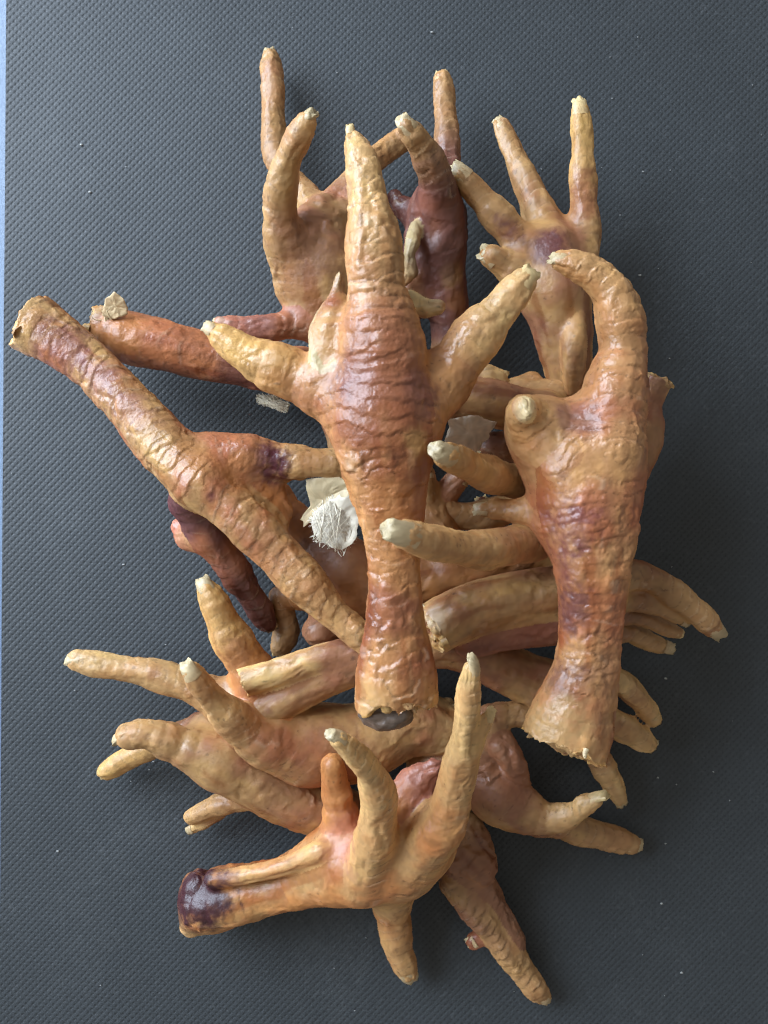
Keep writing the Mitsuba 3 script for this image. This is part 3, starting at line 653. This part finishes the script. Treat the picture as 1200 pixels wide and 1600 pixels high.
CLAW_TONES = [CREAM * 0.64, CREAM * 0.58, CREAM * 0.68, np.array([0.62, 0.46, 0.22])]
for i, (o, (v, f, n, col, who, cut)) in enumerate(zip(FEET, BUILT)):
    key = 'chicken_foot' + (f'_{i:03d}' if i else '')
    labels[key] = {'label': o['label'], 'category': 'chicken foot', 'group': 'dried chicken feet heaped on the cloth'}
    fw, fc = who[f[:, 0]], cut[f].sum(1) >= 2
    seen, parts = {}, {}
    for j, c in enumerate(o['chains']):
        k = seen.get(c.name, 0); seen[c.name] = k + 1
        parts[j] = f'{key}__{c.name}' + (f'_{k:03d}' if k else '')
    for j, c in enumerate(o['chains']):
        m = (fw == j) & ~fc
        if m.any():
            entry(parts[j], v, f[m], n, col, 'wet_skin' if i in (0, 1, 2, 9) else 'skin')
        if c.claw and m.any():
            cv, cf, ccol = claw_mesh(c, i * 31 + j, CLAW_TONES[(i * 3 + j) % 4])
            entry(parts[j] + '__claw', cv, cf, vertex_normals(cv, cf), ccol, 'horn')
    if fc.any():
        c = next(c for c in o['chains'] if c.cut is not None)
        sv, sf, sc = shreds(c, i)
        entry(key + '__cut_end', np.vstack([v, sv]), np.vstack([f[fc], sf + len(v)]), np.vstack([n, vertex_normals(sv, sf)]), np.vstack([col, sc]), 'skin')
    if o['bone']:
        px, py, z, r, c = o['bone']
        b = trimesh.creation.icosphere(4, 1.0)
        bv = b.vertices * (1 + 0.5 * (meshkit.fbm(b.vertices * 1.6, 3, 9) - 0.5))[:, None] * R(r, z) * [1.2, 0.8, 1.0] + P(px, py, z)
        bc = np.clip(np.outer(0.5 + 1.3 * meshkit.fbm(b.vertices * 4, 3, 4), c), 0, 0.9)
        entry(key + '__bone', bv, b.faces, vertex_normals(bv, b.faces), bc, 'skin')
        labels[key + '__bone'] = {'label': 'dark grey end of the bone'}

# ------------------------------------------------------------------ feather tufts and lint
def tuft(key, label, root, ends, n, seed, tone, wid=0.00011, curl=0.25):
    rng = np.random.default_rng(seed)
    r0 = P(*root); e = [P(*q) for q in ends]
    V, Fc, Cc, at = [], [], [], 0
    for i in range(n):
        w = rng.random(len(e)) ** 2.5; w /= w.sum()
        end = sum(a * b for a, b in zip(w, e)) + rng.normal(0, 0.0006, 3)
        end = r0 + (end - r0) * rng.uniform(0.45, 1.0)
        st = r0 + rng.normal(0, 0.0007, 3)
        L = np.linalg.norm(end - st)
        side = np.cross(end - st, [0, 0, 1.0]) * rng.normal(0, curl * 1.8) + np.array([0, 0, 1]) * L * rng.uniform(0.0, 0.45)
        t = np.linspace(0, 1, 9)[:, None]
        path = st + (end - st) * t + side * (t * (1 - t)) * 1.6
        path[:, 2] = np.maximum(path[:, 2], 0.0004)
        v, f = tube(path, wid * rng.uniform(0.6, 1.6) * np.linspace(1.3, 0.45, 9), 4)
        V.append(v); Fc.append(f + at); at += len(v)
        Cc.append(np.tile(tone * rng.uniform(0.7, 1.1), (len(v), 1)))
    v, f, c = np.vstack(V), np.vstack(Fc), np.clip(np.vstack(Cc), 0, 0.9)
    entry(key, v, f, vertex_normals(v, f), c, 'feather_material')
    labels[key] = {'label': label, 'category': 'feather'}


def flake(key, label, px, seed, tone, thick=0.0004):
    """A scrap of dried skin: a curled irregular sheet with a torn rim."""
    rng = np.random.default_rng(seed)
    pts = np.array([P(*q) for q in px]); c = pts.mean(0)
    m, rings = 64, 7
    th = np.linspace(0, 2 * math.pi, len(pts) + 1)
    rim = np.stack([np.interp(np.arange(m) * 2 * math.pi / m, th, np.append(pts[:, k], pts[0, k])) for k in range(3)], -1)
    rim = c + (rim - c) * (1 + 0.5 * (meshkit.fbm(rim * 330, 3, seed)[:, None] - 0.5))
    top = np.vstack([[c]] + [c + (rim - c) * (i / rings) for i in range(1, rings + 1)])
    q = (top - c) * 1000
    top[:, 2] += 0.0022 * (meshkit.fbm(q / 3.2, 3, seed) - 0.5) + 0.0004 * (meshkit.noise(q / 0.6, seed) - 0.5)
    f = [[0, 1 + j, 1 + (j + 1) % m] for j in range(m)]
    for i in range(rings - 1):
        for j in range(m):
            a, b = 1 + i * m + j, 1 + i * m + (j + 1) % m
            f += [[a, a + m, b + m], [a, b + m, b]]
    f = np.array(f); nv = len(top)
    bot = top - [0, 0, thick]
    o = 1 + (rings - 1) * m
    side = np.array([[o + j, nv + o + j, nv + o + (j + 1) % m] for j in range(m)] + [[o + j, nv + o + (j + 1) % m, o + (j + 1) % m] for j in range(m)])
    v = np.vstack([top, bot]); f = np.vstack([f, f[:, ::-1] + nv, side])
    col = np.clip(np.tile(tone, (len(v), 1)) * (0.65 + 0.7 * meshkit.fbm(v * 700, 3, seed))[:, None], 0, 0.9)
    entry(key, v, f, vertex_normals(v, f), col, 'feather_material')
    if label:
        labels[key] = {'label': label, 'category': 'skin flake'}


def net(key, label, rim, height, n, seed, tone, wid=0.00008):
    """A cupped scrap of membrane with a net of fine fibres over it."""
    rng = np.random.default_rng(seed)
    pts = np.array([P(*q) for q in rim]); c = pts.mean(0)
    loop = np.vstack([pts, pts[:1]])
    V, Fc, Cc, at = [], [], [], 0
    for i in range(n):
        a = rng.uniform(0, len(pts)); b = a + len(pts) * (0.5 + rng.normal(0, 0.10))
        ends = []
        for q in (a, b):
            q %= len(pts); k = int(q)
            ends.append(loop[k] + (loop[k + 1] - loop[k]) * (q - k))
        t = np.linspace(0, rng.uniform(0.85, 1.0), 14)[:, None]
        path = ends[0] + (ends[1] - ends[0]) * t
        path = path + 0.0016 * (np.stack([meshkit.noise(path * 170 + i * 3.1, seed), meshkit.noise(path * 170 + i * 5.7, seed + 1), path[:, 2] * 0 + 0.5], -1) - 0.5)
        d = np.linalg.norm((path - c)[:, :2], axis=1) / np.linalg.norm((pts - c)[:, :2], axis=1).mean()
        path[:, 2] += height * (1 - np.clip(d, 0, 1) ** 2) + 0.0008 + 0.0004 * (meshkit.noise(path * 300, seed) - 0.5) + 0.0003 + i * 2e-6
        v, f = tube(path, wid * rng.uniform(0.5, 1.9) * np.linspace(1.1, 0.6, 14), 4)
        V.append(v); Fc.append(f + at); at += len(v)
        Cc.append(np.tile(tone * rng.uniform(0.75, 1.1), (len(v), 1)))
    v, f, col = np.vstack(V), np.vstack(Fc), np.clip(np.vstack(Cc), 0, 0.9)
    entry(key, v, f, vertex_normals(v, f), col, 'feather_material')
    labels[key] = {'label': label, 'category': 'feather'}


net('feather_tuft', 'white netted feather scrap beside the middle foot shank, between it and the long foot', [(500, 785, 45), (530, 770, 46), (560, 785, 46), (562, 840, 45), (538, 866, 46), (505, 856, 46), (484, 838, 44), (484, 808, 44)], 0.0040, 60, 5, np.array([0.60, 0.54, 0.42]))
tuft('feather_tuft_001', 'tan wispy tuft on the cut end of the reddish shank at left', (172, 496, 27), [(160, 482, 30), (176, 458, 30), (192, 484, 30), (128, 478, 28), (165, 470, 28), (180, 470, 28)], 45, 6, np.array([0.66, 0.50, 0.28]), 0.00013, 0.3)
net('feather_tuft_002', 'small white netted scrap on the cloth under the left toe of the middle foot', [(400, 618, 9), (425, 615, 10), (455, 632, 11), (450, 645, 10), (425, 640, 9), (403, 630, 8)], 0.0015, 60, 7, np.array([0.76, 0.68, 0.50]), 0.00009)
tuft('feather_tuft_003', 'few pale wisps beside the upper edge of the long left foot', (405, 700, 34), [(388, 683, 32), (400, 676, 34), (372, 690, 32)], 22, 8, np.array([0.66, 0.55, 0.36]), 0.00012, 0.3)
flake('skin_flake', 'beige scrap of skin above the white feather tuft', [(480, 752, 40), (520, 742, 42), (560, 752, 42), (545, 780, 42), (520, 790, 40), (475, 822, 38), (465, 815, 36), (485, 790, 38)], 11, CREAM * 0.62)
flake('skin_flake_001', 'pale grey scrap of skin in the gap right of the middle foot', [(698, 690, 44), (702, 655, 44), (740, 648, 44), (775, 660, 42), (765, 685, 40), (740, 712, 40)], 12, np.array([0.62, 0.52, 0.40]))

flake('feather_tuft__membrane', None, [(505, 788, 46), (530, 773, 50), (560, 788, 50), (560, 842, 50), (535, 862, 48), (505, 852, 47), (486, 836, 45), (486, 812, 45)], 15, np.array([0.48, 0.42, 0.32]))
flake('feather_tuft_001__membrane', None, [(160, 492, 28), (166, 468, 31), (178, 455, 33), (194, 468, 32), (200, 490, 29), (180, 500, 28)], 16, np.array([0.58, 0.42, 0.23]))
flake('feather_tuft_002__membrane', None, [(402, 618, 9), (425, 616, 10), (453, 632, 11), (448, 643, 10), (425, 638, 9), (405, 629, 8)], 17, np.array([0.50, 0.42, 0.28]))
rng = np.random.default_rng(77)
spots = [(675, 50), (193, 882), (1005, 268), (1065, 1520), (1040, 1318), (1034, 1412), (1028, 1215), (127, 226), (1046, 560), (1000, 430), (240, 1190), (1040, 1060), (90, 1330), (140, 300)]
spots += [(rng.uniform(15, 1190), rng.uniform(10, 1590)) for _ in range(70)]
V, Fc, at = [], [], 0
for k, (px, py) in enumerate(spots):
    b = trimesh.creation.icosphere(1, 1.0)
    v = b.vertices * (1 + 0.5 * (rng.random((len(b.vertices), 1)) - 0.5)) * (rng.uniform(0.0002, 0.0004) if k < 14 else rng.uniform(0.0001, 0.0002)) * [1.3, 0.8, 0.6]
    v = v + P(px, py, 0.15); V.append(v); Fc.append(b.faces + at); at += len(v)
v, f = np.vstack(V), np.vstack(Fc)
entry('lint', v, f, vertex_normals(v, f), np.tile(np.array([0.36, 0.36, 0.34]), (len(v), 1)), 'feather_material')
labels['lint'] = {'label': 'tiny pale lint specks scattered on the dark cloth', 'category': 'lint', 'kind': 'stuff'}
